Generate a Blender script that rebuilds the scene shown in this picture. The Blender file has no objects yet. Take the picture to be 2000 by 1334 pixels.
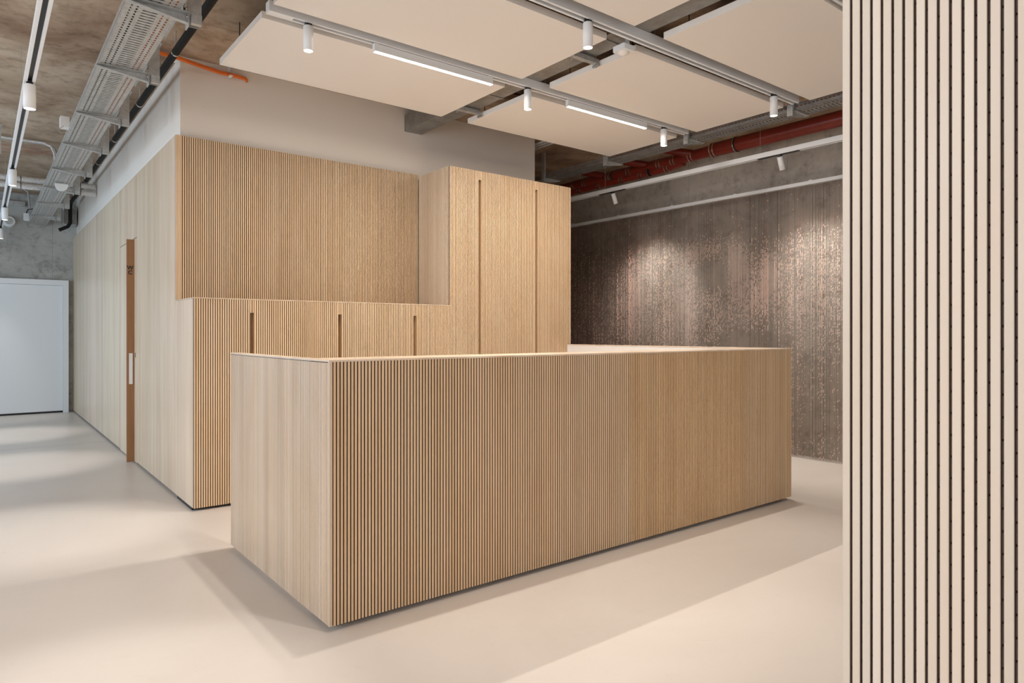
import bpy, math, random
import numpy as np
from mathutils import Vector, Matrix
random.seed(7)
R = math.radians
scn = bpy.context.scene
col = scn.collection

# ------------------------------------------------------------------ camera
cd = bpy.data.cameras.new('camera'); cam = bpy.data.objects.new('camera', cd); col.objects.link(cam)
cd.sensor_width = 36.0; cd.lens = 23.72; cd.shift_y = -0.008; cd.clip_start = 0.02; cd.clip_end = 100
cam.location = (0, 0, 1.25); cam.rotation_euler = (R(90), 0, -math.atan2(0.61949, 0.78501))
scn.camera = cam

# ------------------------------------------------------------------ world, daylight, added fill, exposure
w = bpy.data.worlds.new('world'); scn.world = w; w.use_nodes = True
w.node_tree.nodes['Background'].inputs[0].default_value = (0.72, 0.83, 1.0, 1)
w.node_tree.nodes['Background'].inputs[1].default_value = 1.0
vs = scn.view_settings
vs.view_transform = 'Standard'; vs.look = 'None'; vs.gamma = 1.0; vs.use_curve_mapping = False
vs.exposure = 0.42
CEIL = 3.40
WARM = (1.0, 0.925, 0.845)
NEUT = (1.0, 0.95, 0.89)
DAY = (0.54, 0.76, 1.0)
E_SPOT, E_LIN, E_WIN, E_FILL_FRONT = 52, 22, 36, 26

def area(name, loc, rot, sx, sy, e, c):
    l = bpy.data.lights.new(name, 'AREA'); l.shape = 'RECTANGLE'; l.size = sx; l.size_y = sy
    l.energy = e; l.color = c
    o = bpy.data.objects.new(name, l); col.objects.link(o); o.location = loc; o.rotation_euler = rot
    return o
# daylight entering through the left-hand facade windows; added fill lamps behind the camera
WIN_LEFT = [(-2.6, -0.6), (0.2, 2.2), (3.2, 5.2), (6.2, 8.2), (9.2, 11.2)]
for i, (a, b) in enumerate(WIN_LEFT):
    area('window_daylight', (-2.94, (a + b) / 2, 1.55), (0, R(-90), 0), 2.3, b - a - .1, E_WIN * 1.35 if a > 5 else E_WIN, DAY if a > 5 else (.93, .96, 1.0))
FILL_WIN_FRONT = [(-2.2, 0.2), (1.2, 3.6), (4.4, 6.2)]
for i, (a, b) in enumerate(FILL_WIN_FRONT):
    area('window_daylight', ((a + b) / 2, -3.44, 1.55), (R(90), 0, R(180)), b - a - .1, 2.3, E_FILL_FRONT, (1.0, 0.93, 0.84))  # made-up windows: warm fill for the floor and counter front

# ------------------------------------------------------------------ materials
def mat(name, color=(.8, .8, .8), rough=.5, metal=0.0, spec=.5):
    m = bpy.data.materials.new(name); m.use_nodes = True
    b = m.node_tree.nodes['Principled BSDF']
    b.inputs['Base Color'].default_value = (*color, 1); b.inputs['Roughness'].default_value = rough
    b.inputs['Metallic'].default_value = metal; b.inputs['Specular IOR Level'].default_value = spec
    return m
class NT:
    def __init__(s, m): s.t = m.node_tree; s.b = s.t.nodes['Principled BSDF']
    def n(s, typ, **kw):
        x = s.t.nodes.new(typ)
        for k, v in kw.items():
            if k in x.inputs: x.inputs[k].default_value = v
            else: setattr(x, k, v)
        return x
    def l(s, a, b): s.t.links.new(a, b)
    def pos(s, scale=(1, 1, 1)):
        g = s.n('ShaderNodeNewGeometry'); mp = s.n('ShaderNodeMapping'); mp.inputs['Scale'].default_value = scale
        s.l(g.outputs['Position'], mp.inputs['Vector']); return mp.outputs[0]
    def noise(s, vec, scale, detail=4, rough=.55, dist=0):
        x = s.n('ShaderNodeTexNoise'); x.inputs['Scale'].default_value = scale; x.inputs['Detail'].default_value = detail
        x.inputs['Roughness'].default_value = rough; x.inputs['Distortion'].default_value = dist
        s.l(vec, x.inputs['Vector']); return x.outputs['Fac']
    def ramp(s, fac, stops):
        x = s.n('ShaderNodeValToRGB'); e = x.color_ramp.elements
        while len(e) < len(stops): e.new(0.5)
        for el, (p, c) in zip(e, stops): el.position = p; el.color = (*c, 1)
        s.l(fac, x.inputs[0]); return x.outputs[0]
    def mix(s, a, b, fac, mode='MIX'):
        x = s.n('ShaderNodeMix', data_type='RGBA', blend_type=mode)
        for sock, v in ((x.inputs[0], fac), (x.inputs[6], a), (x.inputs[7], b)):
            if hasattr(v, 'is_linked') or hasattr(v, 'links'): s.l(v, sock)
            elif isinstance(v, (int, float)): sock.default_value = v
            else: sock.default_value = (*v, 1)
        return x.outputs[2]
    def bump(s, h, strength=.2, dist=.01):
        x = s.n('ShaderNodeBump'); x.inputs['Strength'].default_value = strength; x.inputs['Distance'].default_value = dist
        s.l(h, x.inputs['Height']); s.l(x.outputs[0], s.b.inputs['Normal'])
    def color(s, c): s.l(c, s.b.inputs['Base Color'])

def wood(name, light, dark, tint=True, rough=.5, sheen_streak=0):
    m = mat(name, light, rough, 0, .35); k = NT(m)
    v = k.pos((1.0, 1.0, .045)); a = k.noise(v, 60, 5, .6, .3)
    v2 = k.pos((1.0, 1.0, .22)); b = k.noise(v2, 4.5, 3, .5, 1.6)
    c1 = k.ramp(a, [(.3, dark), (.7, light)])
    c2 = k.ramp(b, [(.38, tuple(x * y for x, y in zip(light, (.93, .86, .78)))), (.62, light)])
    c = k.mix(c1, c2, .5)
    if sheen_streak:
        st = k.noise(k.pos((1, 1, .03)), 6, 3, .55)
        c = k.mix(c, k.ramp(st, [(.32, (.86, .83, .80)), (.5, (1, 1, 1)), (.68, (1.10, 1.11, 1.13))]), sheen_streak, 'MULTIPLY')  # vertical tone streaks that also carry a painted whitish window reflection
    if tint:
        oi = k.n('ShaderNodeObjectInfo'); c = k.mix(c, oi.outputs['Color'], 1.0, 'MULTIPLY')
    k.color(c); k.bump(a, .05, .002)
    return m
M = {}
M['wood'] = wood('birch_veneer', (.80, .60, .40), (.69, .495, .315))
M['veneer'] = wood('pale_veneer', (.73, .59, .45), (.66, .515, .38), rough=.34, sheen_streak=.9)
M['column_wood'] = wood('maple_veneer', (.80, .70, .59), (.77, .65, .53))  # neutral paleness from daylight put into the column slats' colour
M['fin'] = wood('oak_board', (.36, .185, .085), (.28, .14, .06), tint=False)
M['backing'] = mat('dark_core_board', (.045, .030, .022), .8)
M['core'] = mat('milled_core_board', (.085, .052, .036), .8)
M['column_core'] = mat('brown_core_board', (.135, .088, .068), .75)
M['black'] = mat('black_plastic', (.012, .011, .010), .45)
M['pipe_black'] = mat('black_pipe', (.010, .009, .008), .6, 0, .2)
M['plinth'] = mat('plinth_black', (.02, .018, .018), .6)
M['white_metal'] = mat('white_lacquer', (.83, .83, .82), .4)
M['white_line'] = mat('white_lining', (.86, .83, .79), .5)
M['panel'] = mat('acoustic_white', (.84, .78, .71), .85, 0, .2)
M['paint'] = mat('wall_paint', (.80, .725, .64), .85, 0, .2)
M['ink'] = mat('sign_black', (.01, .01, .01), .6)
M['orange'] = mat('orange_sheath', (.75, .16, .02), .45)
M['grey_cable'] = mat('grey_sheath', (.38, .37, .36), .5)
M['redpaint'] = mat('red_chalk', (.50, .10, .07), .9)
M['chrome'] = mat('steel_band', (.75, .72, .68), .22, 1.0)
M['foil'] = mat('foil_wrap', (.75, .71, .66), .6)
M['copper'] = mat('copper_tube', (.52, .22, .07), .35, .8)
k = NT(M['foil']); h = k.noise(k.pos(), 60, 4, .7); k.color(k.ramp(h, [(.3, (.5, .46, .42)), (.6, (.8, .76, .71))])); k.bump(h, .6, .02)

m = M['pipe_red'] = mat('red_oxide_paint', (.19, .02, .01), .32); k = NT(m)
k.color(k.ramp(k.noise(k.pos(), 5, 3), [(.3, (.16, .016, .008)), (.7, (.22, .024, .012))]))
m = M['galv'] = mat('galvanised_steel', (.52, .53, .52), .42, .65); k = NT(m)
h = k.noise(k.pos(), 28, 5, .7); k.color(k.ramp(h, [(.3, (.44, .45, .44)), (.7, (.64, .65, .64))]))
m = M['zinc_dark'] = mat('zinc_duct', (.30, .29, .27), .45, .7); k = NT(m)
h = k.noise(k.pos(), 9, 5, .7); k.color(k.ramp(h, [(.3, (.24, .23, .21)), (.7, (.38, .37, .35))]))

# floor: cream poured screed
m = M['floor'] = mat('cream_screed', (.74, .66, .57), .36, 0, .35); k = NT(m)
a = k.noise(k.pos(), .9, 6, .6, .8); b = k.noise(k.pos(), 7, 6, .7, 2.5)
c = k.ramp(a, [(.3, (.70, .63, .565)), (.7, (.76, .695, .63))])
c2 = k.ramp(b, [(.28, (.90, .88, .86)), (.42, (1, 1, 1))])
k.color(k.mix(c, c2, .35, 'MULTIPLY'))
mr = k.n('ShaderNodeMapRange'); mr.inputs['To Min'].default_value = .30; mr.inputs['To Max'].default_value = .42
k.l(a, mr.inputs[0]); k.l(mr.outputs[0], k.b.inputs['Roughness']); k.bump(b, .03, .004)

def concrete(name, c_dark, c_mid, c_light, grid, joint=.006):
    m = mat(name, c_mid, .85, 0, .25); k = NT(m); p = k.pos()
    a = k.noise(p, 1.3, 8, .62, .6); b = k.noise(p, 9, 8, .7, .2); s = k.noise(p, 70, 2, .5)
    c = k.ramp(a, [(.30, c_dark), (.52, c_mid), (.74, c_light)])
    c = k.mix(c, k.ramp(b, [(.3, (.55, .50, .45)), (.5, (1, 1, 1)), (.72, (1.12, 1.1, 1.06))]), .75, 'MULTIPLY')
    pits = k.ramp(s, [(.20, (.45, .42, .4)), (.27, (1, 1, 1))]); c = k.mix(c, pits, .8, 'MULTIPLY')
    # formwork joints along two world axes
    sep = k.n('ShaderNodeSeparateXYZ'); k.l(p, sep.inputs[0])
    out = None
    for ax, step in grid:
        md = k.n('ShaderNodeMath', operation='PINGPONG'); md.inputs[1].default_value = step / 2
        k.l(sep.outputs[ax], md.inputs[0])
        lt = k.n('ShaderNodeMath', operation='LESS_THAN'); lt.inputs[1].default_value = joint / 2; k.l(md.outputs[0], lt.inputs[0])
        if out is None: out = lt.outputs[0]
        else:
            mx = k.n('ShaderNodeMath', operation='MAXIMUM'); k.l(out, mx.inputs[0]); k.l(lt.outputs[0], mx.inputs[1]); out = mx.outputs[0]
    c = k.mix(c, tuple(x * .6 for x in c_mid), out)
    k.color(c)
    sub = k.n('ShaderNodeMath', operation='SUBTRACT'); k.l(b, sub.inputs[0]); k.l(out, sub.inputs[1]); k.bump(sub.outputs[0], .35, .008)
    return m
M['conc_ceil'] = concrete('board_marked_ceiling_concrete', (.23, .14, .085), (.42, .31, .215), (.55, .44, .33), [('X', 2.5), ('Y', 1.25)])
M['conc_right'] = concrete('warm_grey_concrete', (.42, .38, .33), (.54, .49, .425), (.64, .59, .52), [('Y', 1.25)], .004)  # lamp and daylight brightness on this wall put into a lighter concrete
M['conc_wall'] = concrete('fair_faced_grey_concrete', (.36, .345, .315), (.45, .435, .40), (.54, .525, .48), [('Y', 1.25), ('X', .9)], .004)

m = M['chain'] = mat('anodised_chain', (.2, .15, .12), .42, .25); k = NT(m)
at = k.n('ShaderNodeAttribute', attribute_name='tone'); k.color(at.outputs['Color'])

def emis(name, c, s):
    m = mat(name, c); b = m.node_tree.nodes['Principled BSDF']
    b.inputs['Emission Color'].default_value = (*c, 1); b.inputs['Emission Strength'].default_value = s
    return m
M['glow'] = emis('lamp_lens', (1.0, .90, .78), 9.0)
M['led'] = emis('led_diffuser', (1.0, .92, .82), 7.0)
m = M['glass'] = mat('window_glass', (1, 1, 1), .02); m.node_tree.nodes['Principled BSDF'].inputs['Transmission Weight'].default_value = 1.0

# ------------------------------------------------------------------ mesh helpers
class MB:
    def __init__(s): s.v = []; s.f = []; s.sm = []
    def _add(s, vs_, fs, smooth=False):
        o = len(s.v); s.v += [tuple(p) for p in vs_]
        for f in fs: s.f.append(tuple(i + o for i in f)); s.sm.append(smooth)
        return s
    def box(s, x0, x1, y0, y1, z0, z1):
        return s._add([(x0, y0, z0), (x1, y0, z0), (x1, y1, z0), (x0, y1, z0), (x0, y0, z1), (x1, y0, z1), (x1, y1, z1), (x0, y1, z1)],
                      [(0, 3, 2, 1), (4, 5, 6, 7), (0, 1, 5, 4), (1, 2, 6, 5), (2, 3, 7, 6), (3, 0, 4, 7)])
    def tube(s, pts, r, n=12, caps=True, radii=None):
        pts = [Vector(p) for p in pts]; rings = []; prev = None
        for i, p in enumerate(pts):
            d = ((pts[i + 1] - p).normalized() if i < len(pts) - 1 else (p - pts[i - 1]).normalized())
            if 0 < i < len(pts) - 1: d = (d + (p - pts[i - 1]).normalized()).normalized()
            if prev is None:
                u = d.cross(Vector((0, 0, 1))) if abs(d.z) < .9 else d.cross(Vector((1, 0, 0)))
            else: u = prev - d * prev.dot(d)
            u.normalize(); prev = u; w_ = d.cross(u); rr = radii[i] if radii else r
            rings.append([p + u * math.cos(2 * math.pi * j / n) * rr + w_ * math.sin(2 * math.pi * j / n) * rr for j in range(n)])
        o = [q for rg in rings for q in rg]; fs = []
        for i in range(len(pts) - 1):
            for j in range(n): fs.append((i * n + j, i * n + (j + 1) % n, (i + 1) * n + (j + 1) % n, (i + 1) * n + j))
        s._add(o, fs, True)
        if caps:
            s._add(rings[0], [tuple(range(n))[::-1]]); s._add(rings[-1], [tuple(range(n))])
        return s
    def prism(s, poly, a, b, axis='y'):
        """extrude a 2-D outline along an axis; poly in the two remaining axes"""
        n = len(poly)
        mk = {'y': lambda p, t: (p[0], t, p[1]), 'x': lambda p, t: (t, p[0], p[1]), 'z': lambda p, t: (p[0], p[1], t)}[axis]
        v = [mk(p, a) for p in poly] + [mk(p, b) for p in poly]
        fs = [(i, (i + 1) % n, n + (i + 1) % n, n + i) for i in range(n)] + [tuple(range(n))[::-1], tuple(range(n, 2 * n))]
        return s._add(v, fs)
    def mesh(s, name, m):
        me = bpy.data.meshes.new(name); me.from_pydata(s.v, [], s.f)
        me.polygons.foreach_set('use_smooth', s.sm); me.materials.append(m); me.validate(); me.update()
        return me
    def build(s, name, m, parent=None, loc=(0, 0, 0), off=None):
        """off: world offset removed from the vertices (position of the root)"""
        if off is not None: s.v = [(a - off[0], b - off[1], c - off[2]) for a, b, c in s.v]
        return link(bpy.data.objects.new(name, s.mesh(name, m)), parent, loc)
def link(o, parent=None, loc=(0, 0, 0), rz=0):
    col.objects.link(o); o.parent = parent; o.location = loc
    if rz: o.rotation_euler = (0, 0, rz)
    return o
def tag(o, label, cat, group=None):
    o['label'] = label; o['category'] = cat
    if group: o['group'] = group
    return o
def thing(name, label, cat, loc=(0, 0, 0), group=None):
    o = bpy.data.objects.new(name, None); o.empty_display_size = .1; col.objects.link(o); o.location = loc
    return tag(o, label, cat, group)
def struct(o): o['kind'] = 'structure'; return o
def box(*a): return MB().box(*a)

PITCH, SW, SD, VEN = .016, .0108, .011, .0021
_slat = {}
def slat_mesh(L, mk='wood', wd=SW, dp=SD):
    key = (round(L, 4), mk, wd, dp)
    if key not in _slat:
        h, c = wd / 2, .0009
        poly = [(-h, dp), (-h, VEN), (-h, c), (-h + c, 0), (h - c, 0), (h, c), (h, VEN), (h, dp)]
        me = MB().prism(poly, 0, L, 'z').mesh('slat', M[mk])
        me.materials.append(M['column_core' if mk == 'column_wood' else 'core'])     # veneer face on a dark core board
        for fi in (0, 6, 7): me.polygons[fi].material_index = 1
        _slat[key] = me
    return _slat[key]
def slat(parent, loc, L, rz=0, tint=(1, 1, 1), mk='wood', wd=SW, dp=SD):
    o = bpy.data.objects.new('slat', slat_mesh(L, mk, wd, dp)); link(o, parent, loc, rz)
    j = random.uniform(.93, 1.06); g = random.uniform(.985, 1.01)
    o.color = (tint[0] * j, tint[1] * j * g, tint[2] * j * g * g, 1)
    return o

# ================================================================== STRUCTURE
XL, XR, YF, YB = -3.0, 6.62, -3.5, 12.83
floor = struct(box(XL - .3, XR + .3, YF - .3, YB + .3, -.2, 0).build('floor', M['floor']))
# expansion joint across the corridor
MB().box(XL, 1.17, 9.034, 9.040, -.001, .0006).build('joint', M['grey_cable'], floor)
ceiling = struct(box(XL - .3, XR + .3, YF - .3, YB + .3, CEIL, CEIL + .25).build('ceiling', M['conc_ceil']))
for y in (9.62, 9.80):
    box(-1.5, 1.21, y, y + .012, CEIL - .001, CEIL + .001).build('chalk_line', M['redpaint'], ceiling)
struct(box(XL, XR, YB, YB + .3, 0, CEIL).build('wall_back', M['conc_wall']))
struct(box(XR, XR + .3, YF, YB, 0, CEIL).build('wall_right', M['conc_right']))
# facade with window openings; wall behind the camera gets added windows for fill
def wall_with_windows(name, wins, along_y, pos, lo, hi, n0):
    b = MB()
    def bx(a, c, z0, z1):
        if along_y: b.box(pos - .3, pos, a, c, z0, z1)
        else: b.box(a, c, pos - .3, pos, z0, z1)
    cur = lo
    for a, c in wins:
        bx(cur, a, 0, CEIL); bx(a, c, 0, .35); bx(a, c, 2.75, CEIL); cur = c
    bx(cur, hi, 0, CEIL)
    struct(b.build(name, M['paint']))
    for i, (a, c) in enumerate(wins):
        f, g = MB(), MB()
        for lo_, hi_, z0, z1 in ((a, a + .06, .35, 2.75), (c - .06, c, .35, 2.75), (a, c, .35, .41), (a, c, 2.69, 2.75), ((a + c) / 2 - .03, (a + c) / 2 + .03, .35, 2.75)):
            if along_y: f.box(pos - .2, pos - .13, lo_, hi_, z0, z1)
            else: f.box(lo_, hi_, pos - .2, pos - .13, z0, z1)
        o = struct(f.build('window_%d' % (n0 + i), M['white_metal']))
        for q0, q1 in ((a + .06, (a + c) / 2 - .03), ((a + c) / 2 + .03, c - .06)):
            g = MB()
            if along_y: g.box(pos - .172, pos - .16, q0, q1, .41, 2.69)
            else: g.box(q0, q1, pos - .172, pos - .16, .41, 2.69)
            g.build('pane', M['glass'], o)
wall_with_windows('wall_left', WIN_LEFT, True, XL, YF, YB, 1)
wall_with_windows('wall_front', FILL_WIN_FRONT, False, YF, XL, XR, 6)  # windows in this unseen wall are added to carry the fill

# core volume: painted box, veneer cladding on the corridor side, slatted panel on the front
CX0, CXP, CYF, CYU, CYP = 1.177, 1.222, 5.092, 5.645, 5.702
core = struct(box(CXP, 4.82, CYP, YB, 0, CEIL).build('wall_core', M['paint']))
TOPZ = 2.772
joints = [CYU, 5.783, 6.346, 7.270, 8.240, 9.470, 10.063, 11.350, YB]
for a, b in zip(joints[:-1], joints[1:]):
    z0 = 2.170 if a == 7.270 else .022
    o = box(CX0, CXP, a + .002, b - .002, z0, TOPZ).build('veneer_panel', M['veneer'], core)
    t = random.uniform(.92, 1.05); o.color = (t, t * random.uniform(.98, 1.01), t * random.uniform(.95, 1.0), 1)
box(CX0 + .022, CXP, CYU, 7.27, 0, .022).build('plinth', M['plinth'], core)
box(CX0 + .022, CXP, 8.24, YB, 0, .022).build('plinth', M['plinth'], core)
box(CXP - .006, 3.305, CYU + .012, CYP, 1.51, TOPZ).build('panel_core', M['backing'], core)
def slatted_panel(parent, i0, i1, y, z0, z1, tint, name='slatted_panel', label=None):
    x0, x1 = CX0 + i0 * PITCH, CX0 + i1 * PITCH
    p = box(x0, x1, y + SD, y + SD + .004, z0, z1).build(name, M['backing'], parent)
    for i in range(i0, i1): slat(p, (CX0 + (i + .5) * PITCH, y, z0), z1 - z0, 0, tint)
    return p
slatted_panel(core, 0, 81, CYU, 1.506, TOPZ, (.95, .92, .87))
slatted_panel(core, 81, 133, CYU, 1.506, TOPZ, (.96, .95, .91))

# ---- WC door (flush veneer leaf with a projecting oak pull board)
d2 = struct(box(CX0, CXP - .004, 7.2735, 8.2365, .012, 2.163).build('door_2', M['veneer']))
fin = box(1.112, CX0 - .0005, 7.395, 7.418, .008, 2.157).build('pull_board', M['fin'], d2); fin['label'] = 'dark oak pull board standing out from the door leaf'
h = box(1.131, 1.162, 7.389, 7.395, .760, 1.058).build('handle', M['white_metal'], d2); h['label'] = 'flat white door handle plate'
for z in (1.025, 1.040, 1.055): MB().tube([(1.173, 7.33, z), (1.1785, 7.33, z)], .006, 8).build('lock', M['black'], d2)
def text_mesh(name, s, size, m, loc, rot, parent, depth=.0006):
    cu = bpy.data.curves.new(name, 'FONT'); cu.body = s; cu.size = size; cu.extrude = depth; cu.align_x = 'CENTER'; cu.offset = .0014
    o = bpy.data.objects.new(name, cu); col.objects.link(o)
    dg = bpy.context.evaluated_depsgraph_get(); me = bpy.data.meshes.new_from_object(o.evaluated_get(dg))
    bpy.data.objects.remove(o); me.materials.clear(); me.materials.append(m)
    t = bpy.data.objects.new(name, me); link(t, parent, loc); t.rotation_euler = rot
    return t
for s, z in (('W', 1.866), ('C', 1.820)):
    t = text_mesh('lettering', s, .052, M['ink'], (1.141, 7.394, z), (R(90), 0, 0), d2); t['label'] = 'black letter %s' % s

# ---- white door at the end of the corridor
d1 = struct(box(-.62, 1.034, YB - .05, YB - .005, .03, 2.00).build('door_1', M['white_metal']))
fr = MB().box(1.036, 1.108, YB - .09, YB - .001, 0, 2.085).box(-.70, -.622, YB - .09, YB - .001, 0, 2.085).box(-.622, 1.036, YB - .09, YB - .001, 2.003, 2.085)
fr.build('frame', M['white_metal'], d1)
MB().box(-.7, 1.034, YB - .04, YB - .01, 0, .026).build('threshold', M['black'], d1)
MB().tube([(-.50, YB - .05, 1.05), (-.50, YB - .10, 1.05), (-.38, YB - .10, 1.05)], .009, 10).build('handle', M['galv'], d1)

# ================================================================== RECEPTION COUNTER
KX0, KX1, KY0, KYL, KYR, KZ0, KZ1 = 1.145, 4.793, 2.680, 4.092, 5.086, .024, 1.130
ctr = thing('reception_counter', 'large box-shaped reception counter clad in vertical birch slats with open staff side', 'counter', (KX0, KY0, 0))
O = (KX0, KY0, 0)
tints = [(1.0, .95, .88), (1.0, .985, .96), (1.0, .91, .77), (1.0, .97, .92)]
bounds = [0, 80, 116, 190, 228]
for (i0, i1), t in zip(zip(bounds[:-1], bounds[1:]), tints):
    p = box(i0 * PITCH + (SD if i0 == 0 else 0), i1 * PITCH, SD, SD + .006, KZ0, KZ1).build('front_panel', M['backing'], ctr)
    for i in range(max(i0, 1), i1): slat(p, ((i + .5) * PITCH, 0, KZ0), KZ1 - KZ0, 0, t)
box(0, .0134, 0, .0134, KZ0, KZ1).build('corner_trim', M['veneer'], ctr)
sp = box(SD, SD + .006, SD + .006, KYL - KY0, KZ0, KZ1 - .004).build('side_panel', M['backing'], ctr)
nside = int((KYL - KY0 - .016) / PITCH)
rest = MB()
for i in range(nside):
    y = .016 + (i + .5) * PITCH
    if i < 72: slat(sp, (0, y, KZ0), KZ1 - KZ0 - .004, R(-90), (1.0, 1.0, 1.0), 'veneer')  # daylight on this side put into paler slats than the front
    else: rest.box(0, SD, y - SW / 2, y + SW / 2, KZ0, KZ1 - .004)
o = rest.build('slats', M['veneer'], sp); o['kind'] = 'stuff'
# linings, right wing, caps, plinth
box(.03, 3.59, .018, .24, KZ0, KZ1 - .001).build('front_carcass', M['white_line'], ctr)
box(SD + .006, .040, .24, KYL - KY0 - .004, KZ0, KZ1 - .001).build('side_lining', M['white_line'], ctr)
box(SD, .044, KYL - KY0 - .004, KYL - KY0, KZ0, KZ1 - .001).build('side_edge', M['veneer'], ctr)
box(3.590, 3.600, .018, KYR - KY0, KZ0, KZ1 - .001).build('wing_lining', M['white_line'], ctr)
box(3.600, 3.648, SD, KYR - KY0, KZ0, KZ1 - .001).build('wing_panel', M['veneer'], ctr)
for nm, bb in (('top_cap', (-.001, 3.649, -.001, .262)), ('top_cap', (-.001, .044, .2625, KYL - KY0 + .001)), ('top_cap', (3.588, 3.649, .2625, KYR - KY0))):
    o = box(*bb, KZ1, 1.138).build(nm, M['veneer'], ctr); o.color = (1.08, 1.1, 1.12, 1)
MB().box(.05, 3.60, .05, .2, 0, KZ0).box(.05, .09, .2, 1.36, 0, KZ0).box(3.56, 3.60, .2, 2.36, 0, KZ0).build('plinth', M['plinth'], ctr)

# ================================================================== CABINETS
LOWZ, TALLZ = 1.496, 2.753
seams = [25, 68, 111, 154, 197]
def cabinet(name, label, i0, i1, ztop, tab, group, tint, left_side=None):
    x0, x1 = CX0 + i0 * PITCH, CX0 + i1 * PITCH
    root = thing(name, label, 'cabinet', (x0, CYF, 0), group)
    W, D = x1 - x0, CYU - CYF
    cl = SD + .006 if left_side else 0
    MB().box(cl, W, .062, D - .002, .02, ztop - .001).build('carcass', M['veneer'], root)
    box(.0, W, .05, D - .05, 0, .02).build('plinth', M['plinth'], root)
    a = PITCH + .0016 if i0 in seams else 0; b = PITCH + .0016 if i1 in seams else 0
    door = box(a if not left_side else max(a, cl), W - b, SD, .034, .02, ztop - .001).build('door', M['backing'], root)
    for i in range(i0, i1):
        z0 = .02
        if i in seams or i + 1 in seams: z0 = ztop - tab
        slat(door, ((i - i0 + .5) * PITCH, 0, z0), ztop - z0, 0, tint)
    for s in seams:
        if s == i0: lo, hi = 0, PITCH
        elif s == i1: lo, hi = W - PITCH, W
        else: continue
        e0 = hi if s == i0 else lo - .0015
        o = MB().box(lo, hi, .060, .0615, .02, ztop - .002).box(e0, e0 + .0015, .0015, .0615, .02, ztop - .002).build('finger_pull', M['veneer'], root); o.color = (.92, .84, .70, 1)
    return root
G1, G2 = 'low cabinets behind the counter', 'tall cabinets behind the counter'
c = cabinet('low_cabinet', 'narrow low slatted cabinet at the corridor corner with smooth veneer side', 0, 25, LOWZ, .095, G1, (1.04, 1.02, .98), None)
# its smooth end panel, flush with the corridor cladding
box(-.0002, .010, SD, CYU - CYF, .021, LOWZ - .001).build('end_panel', M['veneer'], c)
cabinet('low_cabinet', 'low slatted cabinet second from the corridor corner, under the recessed slatted wall', 25, 68, LOWZ, .095, G1, (1.04, 1.02, .97))
cabinet('low_cabinet', 'low slatted cabinet third from the corridor corner, between two finger-pull slots', 68, 111, LOWZ, .095, G1, (1.04, 1.03, .99))
cabinet('low_cabinet', 'narrow low slatted cabinet tucked against the tall cabinets', 111, 133, LOWZ, .095, G1, (1.03, 1.02, .98))
c = cabinet('tall_cabinet', 'tall slatted cabinet with pale slatted side, next to the low cabinets', 133, 154, TALLZ, .083, G2, (1.02, 1.01, .98), True)
sp = box(SD, SD + .006, SD, CYU - CYF - .001, LOWZ + .012, TALLZ - .001).build('side_panel', M['backing'], c)
for i in range(33):
    slat(sp, (.0, .0185 + (i + .5) * PITCH - .004, LOWZ + .012), TALLZ - LOWZ - .012, R(-90), (1, 1, 1), 'veneer')  # paler than the door slats: side daylight put into their colour
cabinet('tall_cabinet', 'wide tall slatted cabinet between two long finger-pull slots', 154, 197, TALLZ, .083, G2, (1.0, .985, .95))
cabinet('tall_cabinet', 'tall slatted cabinet at the right-hand end, beside the metal chain curtain', 197, 226, TALLZ, .083, G2, (1.0, .97, .93))
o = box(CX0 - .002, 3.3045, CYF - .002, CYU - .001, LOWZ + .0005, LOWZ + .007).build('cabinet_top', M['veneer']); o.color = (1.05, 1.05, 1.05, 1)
tag(o, 'thin pale wooden top running along the low cabinets', 'worktop')

# ================================================================== SLATTED COLUMN (right foreground)
QX, QY1, NQ = 1.120, .5395, 36
qc = thing('slatted_column', 'pale slatted pillar with perforated dark grooves in the right foreground', 'column', (QX, QY1, 0))
QH = CEIL
box(.0262, .36, -NQ * PITCH, 0, 0, QH - .002).build('column_body', M['column_wood'], qc)
box(.0255, .0262, -NQ * PITCH + .004, -.004, 0.001, QH - .003).build('hole_backing', M['ink'], qc)
# groove floor with real perforations
g = MB()
hp, hw = .032, .0017
for i in range(1, NQ):
    y = -i * PITCH
    g.box(.007, .0255, y - .0030, y - hw, 0.002, QH - .004); g.box(.007, .0255, y + hw, y + .0030, 0.002, QH - .004)
    off = .016 * (i % 2)
    nz = int((QH - .03) / hp)
    z = .002
    for q in range(nz):
        zc = .012 + off + q * hp
        g.box(.007, .0255, y - hw, y + hw, z, zc - hw * 1.05); z = zc + hw * 1.05
    g.box(.007, .0255, y - hw, y + hw, z, QH - .004)
o = g.build('perforated_core', M['column_core'], qc); o['kind'] = 'stuff'
sl = []
for i in range(NQ):
    slat(qc, (0, -(i + .5) * PITCH, 0.0), QH - .002, R(-90), (1, 1, 1), 'column_wood', .0119, .007)

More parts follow.
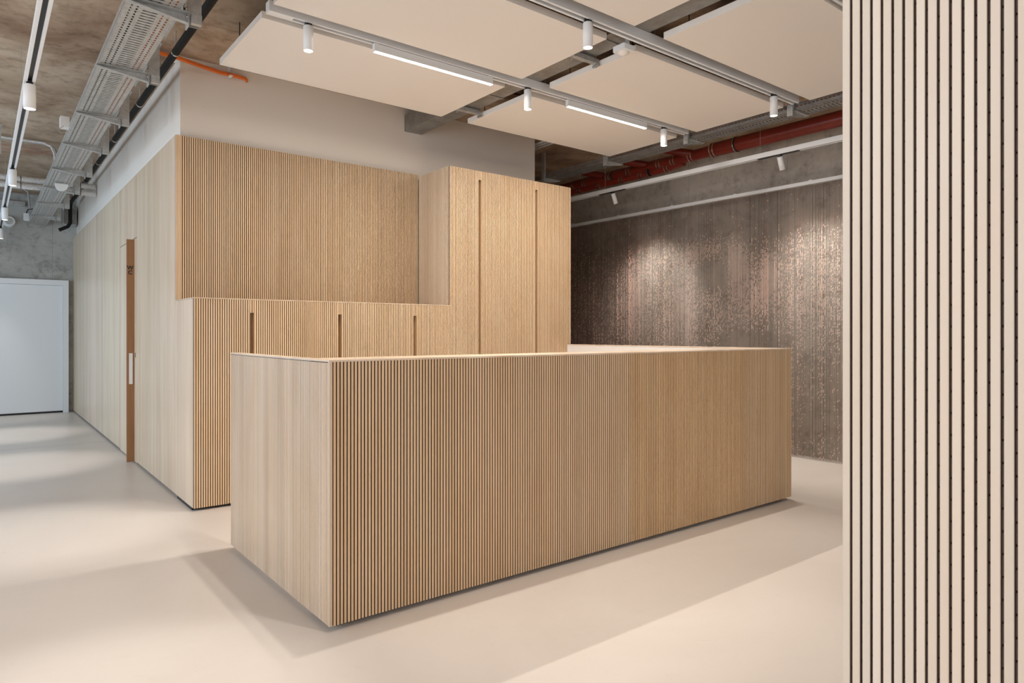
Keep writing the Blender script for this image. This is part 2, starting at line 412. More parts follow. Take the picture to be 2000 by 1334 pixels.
# ================================================================== CHAIN CURTAIN
cur = thing('chain_curtain', 'brown metal chain curtain with pale mottled figure hanging on the concrete wall', 'curtain', (6.45, 4.7, 0))
CY0, CY1 = 2.25, 7.35
MB().box(-.022, .022, CY0 - 4.7, CY1 - 4.7, 2.722, 2.756).build('top_rail', M['white_metal'], cur)
for y in np.arange(CY0 + .3, CY1, .85):
    box(-.022, .17, y - 4.715, y - 4.685, 2.756, 2.764).build('rail_bracket', M['white_metal'], cur)
rng = np.random.default_rng(3)
sp_, lp_ = .0155, .0132
ns = int((CY1 - CY0) / sp_); nl = int(2.705 / lp_)
ys = CY0 + (np.arange(ns) + .5) * sp_
yy, zz = np.meshgrid(ys, 2.718 - np.arange(nl) * lp_, indexing='ij')
ph = rng.uniform(0, lp_, ns)[:, None]; zz = zz - ph * .9
ang = np.cumsum(rng.normal(0, .22, ns)); ang = (ang - np.convolve(np.pad(ang, 20, mode='edge'), np.ones(41) / 41, 'valid')) + rng.normal(0, .25, ns)
# printed figure: probability that a link is anodised in the pale tone
def bump2(cy, cz, sy, sz): return np.exp(-((yy - cy) / sy) ** 2 - ((zz - cz) / sz) ** 2)
lowf = np.zeros_like(yy)
for _ in range(26):
    a, b, ph1 = rng.normal(0, 5), rng.normal(0, 4), rng.uniform(0, 6.3)
    lowf += np.cos(a * yy + b * zz + ph1)
lowf /= 26 ** .5
strand = np.repeat(rng.normal(0, 1, ns)[:, None], nl, 1)
prob = (.05 + .80 * bump2(5.65, 1.55, .35, .62) + .85 * bump2(5.0, 1.45, .30, .72) + .25 * bump2(6.45, 1.5, .5, .55)
        + .95 * bump2(4.72, 2.20, .34, .14) + .95 * bump2(4.25, 2.02, .17, .26) + .35 * bump2(4.4, 1.5, .3, .30)
        + .95 * bump2(3.86, 1.86, .12, .26) + .60 * bump2(4.02, 1.62, .30, .30) + .45 * bump2(3.55, 1.60, .22, .65)
        + .30 * bump2(3.2, 1.7, .35, .6) + .25 * bump2(5.2, .6, .9, .5)
        - .95 * bump2(4.55, 1.93, .17, .17) - .6 * bump2(4.1, 1.05, .28, .25) + .10 * lowf + .07 * strand)
prob = np.clip(prob * np.clip((2.42 - zz) / .25, .10, 1), 0, 1)
pale = rng.uniform(0, 1, yy.shape) < prob
dark_c = np.array([.225, .120, .086]); pale_c = np.array([.90, .61, .51])
tone = np.where(pale[..., None], pale_c, dark_c) * rng.uniform(.8, 1.2, yy.shape)[..., None] * np.clip(1 + .30 * strand[..., None], .35, 1.8)
# one link = a bent wire of two slanting legs with a triangular section
tri = np.array([[0, .0], [2.09, 0], [4.19, 0]])
path = np.array([[-.0040, 0], [.0040, -.0070], [-.0034, -.0142]])     # (along the strand's facing, z)
wr = .0028
N = ns * nl
ca, sa = np.cos(ang), np.sin(ang)
V = np.zeros((ns, nl, 3, 3, 3))
for j in range(3):
    for q in range(3):
        th = tri[q, 0]
        u = path[j, 0] + wr * .6 * math.cos(th); nrm = wr * math.sin(th) * 1.1; dz = path[j, 1] + wr * math.cos(th) * (.9 if j != 1 else 0.3)
        V[:, :, j, q, 0] = (u * sa + nrm * ca)[:, None] + .004 * (np.arange(nl) % 2)[None, :]
        V[:, :, j, q, 1] = yy - 4.7 + (u * ca - nrm * sa)[:, None]
        V[:, :, j, q, 2] = np.maximum(zz + dz, .004)
verts = V.reshape(-1, 3)
base = (np.arange(N) * 9)[:, None, None]
loc = []
for j in range(2):
    for q in range(3): loc.append((j * 3 + q, j * 3 + (q + 1) % 3, (j + 1) * 3 + (q + 1) % 3, (j + 1) * 3 + q))
faces = (base + np.array(loc)[None]).reshape(-1)
me = bpy.data.meshes.new('chains'); nf = N * 6
me.vertices.add(len(verts)); me.vertices.foreach_set('co', verts.reshape(-1).astype(np.float32))
me.loops.add(nf * 4); me.loops.foreach_set('vertex_index', faces.astype(np.int32))
me.polygons.add(nf); me.polygons.foreach_set('loop_start', (np.arange(nf) * 4).astype(np.int32))
me.update(calc_edges=True)
at = me.attributes.new('tone', 'FLOAT_COLOR', 'POINT')
rgba = np.ones((N, 9, 4), np.float32); rgba[:, :, :3] = tone.reshape(-1, 1, 3)
at.data.foreach_set('color', rgba.reshape(-1)); me.materials.append(M['chain'])
o = link(bpy.data.objects.new('chains', me), cur); o['kind'] = 'stuff'

# ================================================================== CEILING PANELS
PZ = 3.12
pan = [((1.312, 3.130), (4.055, 4.950), 'white acoustic ceiling panel nearest the corridor, above the recessed slatted wall'),
       ((1.312, 3.130), (2.995, 3.850), 'white acoustic ceiling panel at the top centre, between the two lighting tracks'),
       ((1.312, 3.130), (1.890, 2.762), 'white acoustic ceiling panel cut by the top edge, left of the gap'),
       ((3.412, 5.228), (4.085, 4.960), 'white acoustic ceiling panel above the tall cabinets'),
       ((3.412, 5.228), (2.995, 3.860), 'white acoustic ceiling panel beside the motion sensor'),
       ((3.412, 5.228), (1.890, 2.768), 'white acoustic ceiling panel in the upper right, next to the slatted pillar')]
for (x0, x1), (y0, y1), lab in pan:
    r = thing('acoustic_panel', lab, 'ceiling panel', ((x0 + x1) / 2, (y0 + y1) / 2, PZ), 'suspended ceiling panels')
    hx, hy = (x1 - x0) / 2, (y1 - y0) / 2
    box(-hx, hx, -hy, hy, 0, .042).build('board', M['panel'], r)
    for sx in (-1, 1):
        for sy in (-1, 1):
            MB().tube([(sx * (hx - .10), sy * (hy - .12), .042), (sx * (hx - .10), sy * (hy - .12), CEIL - PZ)], .0035, 6).build('hanger', M['black'], r)
    for sx in (-1, 1):
        box(sx * (hx - .1) - .02, sx * (hx - .1) + .02, -hy + .03, hy - .03, .042, .066).build('batten', M['galv'], r)

# ================================================================== LIGHT FITTINGS
def track_x(x0, x1, y, z, label, name='lighting_track'):
    r = thing(name, label, 'track', ((x0 + x1) / 2, y, z), 'ceiling lighting tracks')
    L = (x1 - x0) / 2
    p = MB()
    p.box(-L, L, -.030, -.013, 0, .062); p.box(-L, L, .013, .030, 0, .062); p.box(-L, L, -.013, .013, .024, .062)
    p.build('profile', M['white_metal'], r)
    box(-L + .16, L - .02, -.0126, .0126, .017, .0238).build('conductor', M['black'], r)
    box(-L, -L + .15, -.0128, .0128, .0005, .0238).build('feed_cover', M['white_metal'], r)
    for fx in (-.72, .1, .82):
        MB().tube([(fx * L, 0, .062), (fx * L, 0, CEIL - z)], .003, 6).build('hanger', M['galv'], r)
    return r
def track_y(y0, y1, x, z, label, hang):
    r = thing('lighting_track', label, 'track', (x, (y0 + y1) / 2, z), 'ceiling lighting tracks')
    L = (y1 - y0) / 2
    p = MB()
    p.box(-.028, -.012, -L, L, 0, .045); p.box(.012, .028, -L, L, 0, .045); p.box(-.012, .012, -L, L, .022, .045)
    p.build('profile', M['white_metal'], r)
    box(-.0118, .0118, -L + .1, L - .02, .015, .0218).build('conductor', M['black'], r)
    for yy_ in hang:
        MB().tube([(0, yy_ - (y0 + y1) / 2, .045), (0, yy_ - (y0 + y1) / 2, CEIL - z - .002)], .0016, 6).build('suspension_wire', M['galv'], r)
    return r
TY1, TY2, TY3 = 3.965, 2.885, 1.83
track_x(1.316, 5.215, TY1, PZ, 'long white track with two linear lights, nearest the slatted cabinets')
track_x(1.316, 5.222, TY2, PZ, 'long white track running beside the motion sensor')
track_x(1.316, 5.222, TY3, PZ, 'long white track closest to the camera, at the top right corner')
LTX, LTZ = .243, 2.80
track_y(1.2, 12.55, LTX, LTZ, 'white lighting track running down the corridor', (2.5, 4.4, 6.2, 8.1, 10.2, 12.0))
RX, RZ = 5.80, 2.900
rr = track_y(1.7, 6.75, RX, RZ, 'white wire-hung lighting track in front of the chain curtain', (3.557, 5.573))
for y in (3.36, 5.45): box(-.02, .02, y - .19 - 4.225, y + .22 - 4.225, -.0035, -.0002).build('adapter_rail', M['black'], rr)

def spotlight(loc, label, tilt=None, e=E_SPOT, c=WARM, angle=78, hgt=.150, rad=.0295, group='white cylinder spotlights', on=True):
    """loc = underside of the track; body hangs below"""
    r = thing('spotlight', label, 'spotlight', loc, group)
    box(-.017, .017, -.017, .017, -.012, .012).build('adapter', M['black'], r)
    T = Matrix.Translation((0, 0, -.014))
    if tilt: T = T @ Matrix.Rotation(tilt[1], 4, tilt[0])
    n = 28; b = MB()
    prof = [(.012, 0), (rad - .004, 0), (rad - .0012, -.0012), (rad, -.004), (rad, -hgt), (rad - .003, -hgt), (rad - .003, -hgt + .006)]
    vs_ = [T @ Vector((q * math.cos(2 * math.pi * j / n), q * math.sin(2 * math.pi * j / n), z)) for q, z in prof for j in range(n)]
    b._add(vs_, [(i * n + j, i * n + (j + 1) % n, (i + 1) * n + (j + 1) % n, (i + 1) * n + j) for i in range(len(prof) - 1) for j in range(n)], True)
    b._add(vs_[:n], [tuple(range(n))])
    o = b.build('body', M['white_metal'], r)
    lz = -hgt + .0045
    g = MB(); g._add([T @ Vector(((rad - .003) * math.cos(2 * math.pi * j / n), (rad - .003) * math.sin(2 * math.pi * j / n), lz)) for j in range(n)], [tuple(range(n))[::-1]])
    g._add([T @ Vector(((rad - .003) * math.cos(2 * math.pi * j / n), (rad - .003) * math.sin(2 * math.pi * j / n), lz + .003)) for j in range(n)], [tuple(range(n))])
    g.build('lens', M['glow'], r)
    l = bpy.data.lights.new('spot_beam', 'SPOT'); l.energy = e; l.color = c; l.spot_size = R(angle); l.spot_blend = .75 if not tilt else 1.0; l.shadow_soft_size = .022
    lo = bpy.data.objects.new('spot_beam', l); col.objects.link(lo); lo.parent = r
    lo.matrix_local = T @ Matrix.Translation((0, 0, -hgt - .006))
    return r
for x, lab in ((1.560, 'lit white cylinder spotlight at the corridor end of the inner track'),
               (3.283, 'lit white cylinder spotlight between the two linear lights'),
               (4.890, 'lit white cylinder spotlight at the cable-tray end of the inner track')):
    spotlight((x, TY1, PZ), lab, e=E_SPOT * .85, angle=72)
for x, lab in ((1.20, None), (2.855, 'lit white cylinder spotlight just left of the motion sensor'),
               (4.895, 'lit white cylinder spotlight at the far end of the motion-sensor track')):
    if lab: spotlight((x, TY2, PZ), lab)
spotlight((1.45, TY2, PZ), 'white cylinder spotlight above the near left corner of the counter')
for x, lab in ((1.56, 'white cylinder spotlight on the near track, above the open floor'), (2.85, 'white cylinder spotlight on the near track, in front of the counter middle'),
               (4.15, 'white cylinder spotlight on the near track, towards the chain curtain')):
    spotlight((x, TY3, PZ), lab, e=E_SPOT * (.4 if x > 4 else .8))  # out-of-frame spotlights added on the near track to light the counter front
for y, lab in ((2.45, 'white spotlight on the near end of the corridor track, beside the viewer'), (5.12, 'large white spotlight on the corridor track, beside the steel cable tray'), (7.88, 'second white spotlight along the corridor track'),
               (10.32, 'third white spotlight along the corridor track'), (12.40, 'smallest white spotlight on the corridor track, by the end wall')):
    spotlight((LTX, y, LTZ), lab, e=E_SPOT * (.5 if y > 12 else 1.45), c=NEUT, angle=42, hgt=.150, rad=.033)
spotlight((RX, 5.45, RZ - .004), 'tilted white spotlight aimed at the chain curtain, beside the tall cabinets', ('Y', R(-24)), e=E_SPOT * 1.65, c=NEUT, angle=88, hgt=.125, rad=.026)
spotlight((RX, 3.36, RZ - .004), 'white spotlight aimed at the chain curtain, near the slatted pillar', ('Y', R(-24)), e=E_SPOT * 1.65, c=NEUT, angle=88, hgt=.125, rad=.026)

def linear(x0, x1, y, label):
    r = thing('linear_light', label, 'light', ((x0 + x1) / 2, y, PZ), 'linear track lights')
    L = (x1 - x0) / 2
    MB().box(-L, L, -.014, .014, -.052, -.003).build('housing', M['white_metal'], r)
    box(-L + .004, L - .004, -.012, .012, -.056, -.0521).build('diffuser', M['led'], r)
    for s in (-1, 1): box(s * L - .002, s * L + .002, -.0145, .0145, -.057, -.002).build('end_cap', M['white_metal'], r)
    MB().box(-L + .04, L - .04, -.009, .009, -.003, .016).build('adapter', M['black'], r)
    l = bpy.data.lights.new('led_strip', 'AREA'); l.shape = 'RECTANGLE'; l.size = 2 * L - .02; l.size_y = .024; l.energy = E_LIN; l.color = WARM
    lo = bpy.data.objects.new('led_strip', l); col.objects.link(lo); lo.parent = r; lo.location = (0, 0, -.058)
linear(1.995, 2.940, TY1, 'longer-looking lit linear light under the panel nearest the corridor')
linear(3.690, 4.640, TY1, 'lit linear light in front of the panel above the tall cabinets')

# motion sensor
r = thing('motion_sensor', 'square white motion sensor with domed lens under the ceiling track', 'sensor', (3.300, 3.005, 3.085))
MB().prism([(-.052, -.045), (-.045, -.052), (.045, -.052), (.052, -.045), (.052, .045), (.045, .052), (-.045, .052), (-.052, .045)], 0, .034, 'z').build('housing', M['white_metal'], r)
b = MB(); n = 20; pr = [(.036, 0), (.034, -.008), (.026, -.016), (.012, -.0205), (.001, -.0215)]
b._add([(q * math.cos(2 * math.pi * j / n), q * math.sin(2 * math.pi * j / n), z) for q, z in pr for j in range(n)],
       [(i * n + j, i * n + (j + 1) % n, (i + 1) * n + (j + 1) % n, (i + 1) * n + j) for i in range(len(pr) - 1) for j in range(n)], True)
b.build('lens', M['panel'], r)
MB().tube([(-.02, -.05, .034), (-.02, -.05, .0945)], .016, 10).build('stem', M['galv'], r)

# ================================================================== SERVICES, CENTRE
r = thing('ventilation_duct', 'rectangular galvanised duct coming out of the cream wall above the panels', 'duct', (3.28, 5.7, 3.18))
box(-.092, .092, -6.2, 0, 0, .155).build('duct_body', M['zinc_dark'], r)
for y in (-1.3, -2.6, -3.9): box(-.10, .10, y - .012, y + .012, -.006, .161).build('flange', M['zinc_dark'], r)
for y in (-.95, -2.35):
    st = box(-.14, .125, y - .02, y + .02, -.045, -.012).build('support_channel', M['galv'], r)
    for x in (-.12, .112): MB().tube([(x, y, -.07), (x, y, .22)], .005, 8).build('threaded_rod', M['galv'], st)
    MB().tube([(.112, y - .03, -.055), (.112, y + .03, -.055)], .007, 6).build('wing_nut', M['zinc_dark'], st)
def conduit(name, pts, rad, mk, label, cat, group=None, n=10):
    o = MB().tube(pts, rad, n).build(name, M[mk]); return tag(o, label, cat, group)
conduit('drop_pipe', [(3.392, 3.42, CEIL - .002), (3.392, 3.42, 3.26), (3.392, 3.39, 3.225), (3.392, 3.10, 3.225)], .015, 'black', 'short black pipe in the gap between panels behind the sensor', 'pipe')
conduit('copper_pipe', [(1.35, 2.945, 3.205), (3.16, 2.955, 3.205)], .009, 'copper', 'thin copper-coloured pipe beside the motion-sensor track', 'pipe')
conduit('copper_pipe', [(2.2, 4.66, 3.365), (4.8, 4.66, 3.365)], .008, 'pipe_red', 'thin dark red pipe above the gap between panels by the duct', 'pipe')
for i, x in enumerate((4.90, 4.96, 5.02)):
    conduit('conduit', [(x, .5, CEIL - .025), (x, 11.0, CEIL - .025)], .013, 'foil', ('leftmost', 'middle', 'rightmost')[i] + ' of three pale conduits on the ceiling above the tall cabinets', 'conduit', 'ceiling conduits')

# ================================================================== PERFORATED TRAYS
def perforated_tray(x0, x1, y0, y1, z, side, cols, per, rows, off):
    """sheet-metal channel along Y with slots cut out of the bottom and round-ish holes in the flanks"""
    xs = [0]; typ = []
    for wd, t in cols: xs.append(xs[-1] + wd); typ.append(t)
    sc = (x1 - x0) / xs[-1]; xs = [x0 + q * sc for q in xs]
    b = MB(); nper = int((y1 - y0) / per)
    idx = {}
    V_, F_ = [], []
    def vid(p):
        if p not in idx: idx[p] = len(V_); V_.append(p)
        return idx[p]
    def quad(a, b_, c, d): F_.append((vid(a), vid(b_), vid(c), vid(d)))
    rd = lambda v: round(v, 5)
    for k_ in range(nper):
        yb = y0 + k_ * per; cuts = [0] + list(rows) + [per]
        for r_ in range(len(cuts) - 1):
            a, c = rd(yb + cuts[r_]), rd(yb + cuts[r_ + 1])
            for j, t in enumerate(typ):
                if (t == 1 and r_ < 2) or (t == 2 and r_ == 0) or (t == 3 and r_ == 0 and k_ % 2 == 0): continue
                quad((rd(xs[j]), a, z), (rd(xs[j]), c, z), (rd(xs[j + 1]), c, z), (rd(xs[j + 1]), a, z))
            zs = [z, z + side * .38, z + side * .55, z + side]
            for xx in (rd(x0), rd(x1)):
                for q in range(3):
                    if q == 1 and r_ < 2: continue
                    quad((xx, a, zs[q]), (xx, a, zs[q + 1]), (xx, c, zs[q + 1]), (xx, c, zs[q]))
    b._add([(p[0] - off[0], p[1] - off[1], p[2] - off[2]) for p in V_], F_)
    return b
def solid(o, t=.0015):
    md = o.modifiers.new('sheet', 'SOLIDIFY'); md.thickness = t; return o

# corridor tray
TZ = 2.935; tx0, tx1 = .588, .822
O = (.75, 1.0, TZ)
tr = thing('cable_tray', 'wide perforated steel cable tray on brackets above the corridor', 'cable tray', O)
cols = [(.026, 0), (.012, 1), (.02, 0), (.012, 1), (.024, 0), (.088, 2), (.024, 0), (.012, 1), (.02, 0), (.012, 1), (.03, 0)]
solid(perforated_tray(tx0, tx1, 1.0, 12.80, TZ, .062, cols, .036, (.011, .020), O).build('tray_channel', M['galv'], tr))
for i, y in enumerate([1.6, 2.75, 3.86, 4.92, 6.06, 7.12, 8.27, 9.36, 10.54, 11.75]):
    yl = y - O[1]
    a = MB().prism([(tx0 - .015 - O[0], -.014), (tx1 + .035 - O[0], -.052), (tx1 + .035 - O[0], -.003), (tx0 - .015 - O[0], -.003)], yl - .002, yl + .002, 'y')
    a.box(tx0 - .015 - O[0], tx1 + .035 - O[0], yl - .045, yl, -.006, -.002)
    a.prism([(tx0 - .015 - O[0], -.014), (tx1 + .035 - O[0], -.052), (tx1 + .035 - O[0], -.056), (tx0 - .015 - O[0], -.018)], yl - .03, yl + .002, 'y')
    br = a.build('bracket', M['galv'], tr)
    zc = CEIL - TZ
    MB().box(tx1 + .037 - O[0], tx1 + .041 - O[0], yl - .035, yl + .03, -.075, .05).build('mounting_plate', M['galv'], br)
    p = MB().box(tx1 + .042 - O[0], tx1 + .046 - O[0], yl - .02, yl + .035, -.05, zc).box(tx1 + .046 - O[0], tx1 + .105 - O[0], yl - .02, yl - .016, -.05, zc)
    p.box(tx1 + .046 - O[0], tx1 + .105 - O[0], yl + .031, yl + .035, -.05, zc)
    p.build('post', M['galv'], br)
    box(tx1 + .05 - O[0], tx1 + .10 - O[0], yl - .05, yl - .0201, -.06, -.01).build('foot_clip', M['galv'], br)
    for bz in (-.02, .02): MB().tube([(tx1 + .03 - O[0], yl - .015, bz), (tx1 + .036 - O[0], yl - .015, bz)], .009, 6).build('bolt', M['chrome'], br)
    if i < 8:
        MB().tube([(tx1 - .04 - O[0], yl - .003, -.03), (tx1 - .04 - O[0], yl + .62, -.03)][:2], .004, 6)
cb = thing('cable_bundle', 'orange, grey and black cables lying in the corridor cable tray', 'cables', (.75, 1.0, TZ + .003))
for x, rad, mk in ((.612, .011, 'black'), (.641, .011, 'black'), (.681, .011, 'black'), (.704, .011, 'grey_cable'), (.727, .011, 'black'), (.765, .011, 'orange'), (.793, .011, 'orange')):  # black ones sit behind the holes, standing in for shade inside the tray
    MB().tube([(x - .75 + .004 * math.sin(q * 1.7 + x * 40), q, rad) for q in np.arange(.05, 11.7, .5)], rad, 8).build('cable', M[mk], cb)
# steel rods running beside the tray
rods = [(4.05, 4.90), (4.98, 5.98), (6.12, 7.05), (7.2, 8.2)]
for i, (a, b) in enumerate(rods):
    r = thing('threaded_rod', ('longest', 'second', 'third', 'fourth')[i] + ' thin steel rod along the corridor cable tray' if i else 'thin steel rod beside the corridor cable tray, nearest the viewer', 'rod', (.955, a, 3.19), 'rods beside the tray')
    if i: r['label'] = 'thin steel rod beside the corridor cable tray, %s from the viewer' % ('second', 'third', 'fourth')[i - 1]
    MB().tube([(0, 0, 0), (0, b - a, 0)], .006, 8).build('rod', M['galv'], r)
    MB().tube([(0, .30, 0), (0, .315, 0)], .018, 12).build('collar', M['black'], r)
    MB().tube([(0, .3075, 0), (0, .3075, CEIL - 3.19)], .004, 6).build('hanger', M['galv'], r)
# black pipe along the core wall
r = thing('drain_pipe', 'long black pipe clipped below the ceiling along the core wall', 'pipe', (1.095, 1.0, 3.25))
MB().tube([(0, 0, 0), (0, 11.2, 0), (0, 11.32, -.02), (0, 11.36, -.08), (0, 11.36, -.30), (-.03, 11.37, -.36), (-.14, 11.4, -.42)], .026, 16).build('pipe', M['pipe_black'], r)
for y in (2.0, 3.1, 4.25, 5.62, 7.0, 8.2, 9.4):
    cl = MB().tube([(0, y - .012, 0), (0, y + .012, 0)], .030, 16).build('clamp', M['chrome'], r)
    MB().tube([(0, y, .028), (0, y, CEIL - 3.252)], .005, 6).build('clamp_rod', M['galv'], cl)
# orange cables along the ceiling edge and over the cream wall
r = thing('orange_cables', 'bunch of orange cables strung from the tray over the cream wall', 'cables', (1.3, 5.64, 3.36))
for i in range(4):
    dz = .011 * (i % 2); dy = -.012 * (i // 2)
    pts = [(-.44, .02 + dy, .010 + dz), (-.30, .01 + dy, .004 + dz), (-.12, -.01 + dy, -.012 + dz), (.05, .0 + dy, -.030 + dz), (.20, .03 + dy, -.036 + dz), (.34, .035 + dy, -.034 + dz), (.40, .03 + dy, -.042 + dz), (.415, .03 + dy, -.060 + dz)]
    MB().tube(pts, .0085, 8).build('cable', M['orange'], r)
for x, z in ((-.12, -.012), (.28, -.034)):
    MB().box(x - .012, x + .012, -.02, .05, z - .016, z - .012).box(x - .012, x + .012, .046, .05, z - .016, .035).build('clip', M['white_metal'], r)
# small boxes
r = thing('junction_box', 'white junction box on the left flank of the corridor tray', 'junction box', (.555, 6.72, 2.96))
MB().box(-.032, .032, -.05, .05, 0, .085).build('box', M['white_metal'], r); MB().tube([(-.01, -.05, .0), (-.05, -.05, -.03), (-.03, -.05, -.06), (.02, -.05, -.04)], .003, 6).build('lead', M['grey_cable'], r)
r = thing('junction_box', 'small white connector box beside the near end of the corridor tray', 'junction box', (.905, 4.32, 3.14))
MB().box(-.03, .03, -.03, .03, 0, .06).build('box', M['white_metal'], r); box(-.012, .012, -.036, -.03, .02, .04).build('lid', M['galv'], r)
r = thing('emergency_light', 'small white half-round emergency light under the corridor tray', 'light', (.72, 9.05, TZ - .030))
b = MB(); b.prism([(.06 * math.cos(t), -.062 * abs(math.sin(t))) for t in np.linspace(math.pi, 2 * math.pi, 14)], -.02, .02, 'y'); b.build('shade', M['white_metal'], r)
box(-.062, .062, -.024, .024, .0002, .014).build('base', M['white_metal'], r)
# conduits crossing the corridor ceiling
conduit('conduit', [(-1.8, 9.12, CEIL - .03), (.56, 9.12, CEIL - .03), (.63, 9.12, CEIL - .06), (.66, 9.12, CEIL - .14), (.67, 9.12, 3.02)], .012, 'foil', 'pale conduit crossing the corridor ceiling and bending into the tray', 'conduit')
conduit('conduit', [(-1.8, 9.18, CEIL - .03), (.58, 9.18, CEIL - .03), (.66, 9.18, CEIL - .06), (.69, 9.18, CEIL - .14), (.70, 9.18, 3.02)], .010, 'grey_cable', 'grey conduit just behind the pale one crossing the corridor ceiling', 'conduit')
conduit('conduit', [(-.2, 12.2, CEIL - .3), (-.2, 12.2, CEIL - .08), (-.12, 12.2, CEIL - .03), (.50, 12.2, CEIL - .03), (.56, 12.2, CEIL - .07), (.58, 12.2, CEIL - .3)], .012, 'grey_cable', 'grey bent conduit on the ceiling by the end wall', 'conduit')
for i, z in enumerate((3.180, 3.095)):
    r = thing('insulated_pipe', ('upper', 'lower')[i] + ' of two white foil-wrapped pipes crossing the corridor', 'pipe', (0, 10.42, z))
    MB().tube([(q, 0, .002 * math.sin(q * 9)) for q in np.arange(-2.9, 1.2, .12)] + [(1.2, 0, 0)], .038, 14).build('wrap', M['foil'], r)
    for x in (.15, .42, 1.05):
        MB().tube([(x - .02, 0, 0), (x - .012, 0, 0)], .0395, 14).build('tie', M['black'], r)
r = thing('ceiling_bracket', 'grey steel hanger on the ceiling behind the corridor track', 'bracket', (.15, 8.75, CEIL - .30))
MB().box(-.025, .025, -.02, -.016, 0, .30).box(-.025, -.021, -.02, .02, 0, .30).build('channel', M['galv'], r); box(-.04, .04, -.03, .03, .292, .2998).build('foot', M['galv'], r)
# end wall fittings
r = thing('wall_speaker', 'round white speaker on the concrete end wall', 'speaker', (.352, YB - .001, 2.955))
MB().tube([(0, 0, 0), (0, -.05, 0)], .075, 24, radii=[.085, .072]).build('housing', M['white_metal'], r); MB().tube([(0, -.05, 0), (0, -.056, 0)], .052, 24).build('grille', M['galv'], r)
r = thing('wall_channel', 'horizontal steel channel fixed high on the concrete end wall', 'rail', (-.4, YB - .001, 3.20))
box(-1.2, .95, -.05, 0, 0, .07).build('channel', M['galv'], r); box(-1.2, .95, -.056, -.05, .01, .02).build('lip', M['galv'], r)
r = thing('distribution_box', 'grey steel distribution box beside the black pipe bend', 'box', (1.11, 12.62, 2.95))
MB().box(-.09, .09, -.05, .2, 0, .27).build('cabinet', M['galv'], r); box(-.08, .08, -.056, -.0502, .01, .26).build('cover', M['zinc_dark'], r)
r = thing('junction_box', 'small white connector box left of the tray end at the concrete wall', 'junction box', (.5515, 12.5, 2.945))
MB().box(-.035, .035, -.02, .02, 0, .11).build('box', M['white_metal'], r); MB().tube([(0, 0, .11), (.02, 0, .17), (.09, 0, .19)], .007, 8).build('lead', M['black'], r)

# ================================================================== SERVICES, RIGHT
O = (5.40, 1.0, 3.10)
tr = thing('cable_tray', 'perforated steel cable tray beyond the panels, above the red pipe', 'cable tray', O)
cols = [(.018, 0), (.014, 1), (.016, 0), (.014, 1), (.018, 0), (.04, 2), (.018, 0), (.014, 1), (.016, 0), (.014, 1), (.018, 0)]
solid(perforated_tray(5.30, 5.504, 1.0, 7.6, 3.10, .054, cols, .034, (.010, .020), O).build('tray_channel', M['zinc_dark'], tr))  # galvanised like the corridor tray; its dimmer light put into a darker zinc
for y in (1.9, 2.96, 4.01, 5.065, 6.08):
    yl = y - 1.0
    p = MB().box(-.135, -.131, yl - .025, yl + .025, -.05, .298).box(-.131, -.108, yl - .025, yl - .021, -.05, .298).box(-.131, -.108, yl + .021, yl + .025, -.05, .298)
    br = p.build('post', M['galv'], tr)
    MB().prism([(-.107, -.050), (.125, -.012), (.125, -.003), (-.107, -.003)], yl - .003, yl + .003, 'y').box(-.107, .125, yl - .03, yl - .003, -.006, -.002).build('arm', M['galv'], br)
    for z in (-.03, -.01, .05): MB().tube([(-.138, yl, z), (-.135, yl, z)], .008, 6).build('bolt', M['chrome'], br)
cb = thing('cable_bundle', 'orange cables lying in the tray above the red pipe', 'cables', (5.40, 1.0, 3.103))
for x, rad, mk in ((-.06, .012, 'orange'), (-.03, .012, 'orange'), (0.0, .010, 'grey_cable'), (.04, .010, 'black')):
    MB().tube([(x + .005 * math.sin(q * 2.1 + x * 60), q, rad + (.03 if mk == 'orange' else 0)) for q in np.arange(.05, 6.5, .5)], rad, 8).build('cable', M[mk], cb)
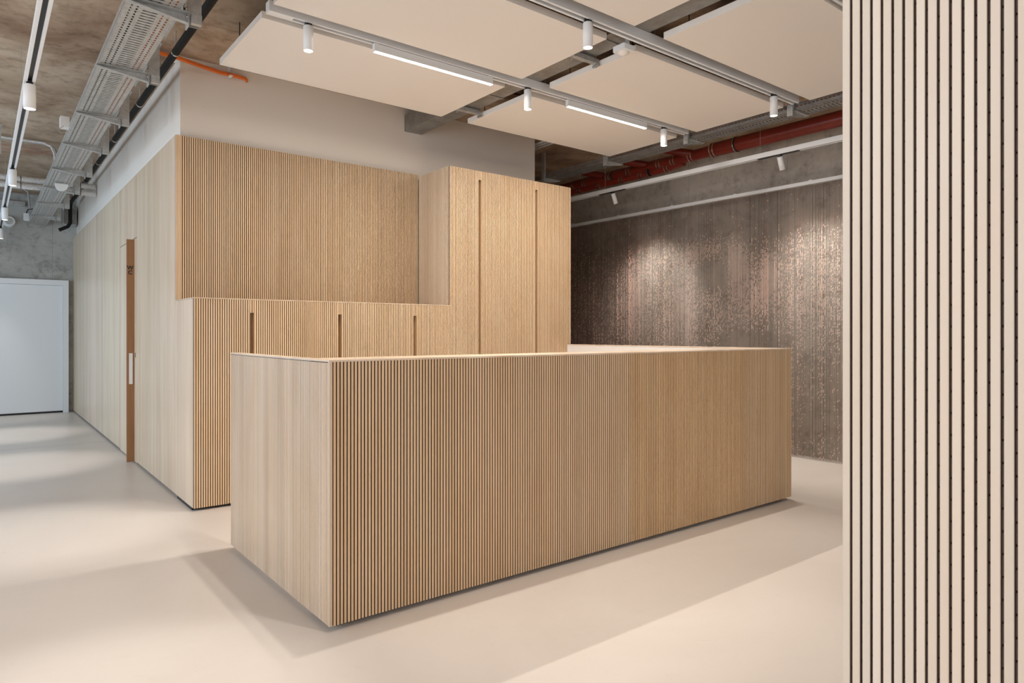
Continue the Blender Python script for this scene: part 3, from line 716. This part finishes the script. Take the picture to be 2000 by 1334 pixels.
# red soil pipe with couplings
r = thing('soil_pipe', 'red cast-iron soil pipe with chrome couplings along the concrete wall', 'pipe', (6.18, 1.0, 3.215))
PR, PR2 = .074, .060
MB().tube([(0, -.8, 0), (0, 3.10, 0)], PR, 24).build('main_pipe', M['pipe_red'], r)
MB().tube([(0, 3.10, 0), (0, 3.30, 0), (0, 3.42, -.004), (0, 6.2, -.012)], PR2, 22, radii=[PR, PR, PR2, PR2]).build('reduced_pipe', M['pipe_red'], r)
MB().tube([(.02, 3.75, -.04), (.02, 4.0, -.065), (.02, 6.3, -.075)], .05, 18).build('branch_pipe', M['pipe_red'], r)
for y0, x1, y1, z1 in ((3.55, -.16, 3.95, .11), (4.2, -.16, 4.55, .10), (4.9, -.15, 5.2, .09)):
    MB().tube([(0, y0, 0), (x1 * .5, (y0 + y1) / 2, z1 * .5), (x1, y1, z1)], .042, 16).build('branch_fitting', M['pipe_red'], r)
def band(y, rad, mk, x=0, z=0, wd=.009): return MB().tube([(x, y - wd, z), (x, y + wd, z)], rad, 22).build('coupling_band', M[mk], r)
for y, rad, x, z in ((3.33, PR, 0, 0), (3.62, PR2, 0, -.006), (3.86, PR2, 0, -.008), (4.06, PR2, 0, -.008), (4.52, PR2, 0, -.01), (4.86, PR2, 0, -.01), (5.28, PR2, 0, -.01), (5.5, PR2, 0, -.012),
                     (3.97, .05, .02, -.064), (4.36, .05, .02, -.068), (4.66, .05, .02, -.070), (5.05, .05, .02, -.072), (5.4, .05, .02, -.074)):
    for d in (-.020, .0, .020): band(y + d, rad + .005 - abs(d) * .05, 'chrome' if d else 'pipe_red', x, z, .007)
for y, rad, z in ((3.06, PR + .005, 0), (4.22, .056, -.066), (4.8, PR2 + .004, -.01)):
    band(y, rad, 'black', .0, z, .014); band(y + .004, rad + .002, 'chrome', 0, z, .004)
for y in (.6, 1.8, 3.06, 4.22, 5.4):
    MB().tube([(0, y, PR), (0, y, CEIL - 3.215)], .006, 6).build('hanger', M['galv'], r)
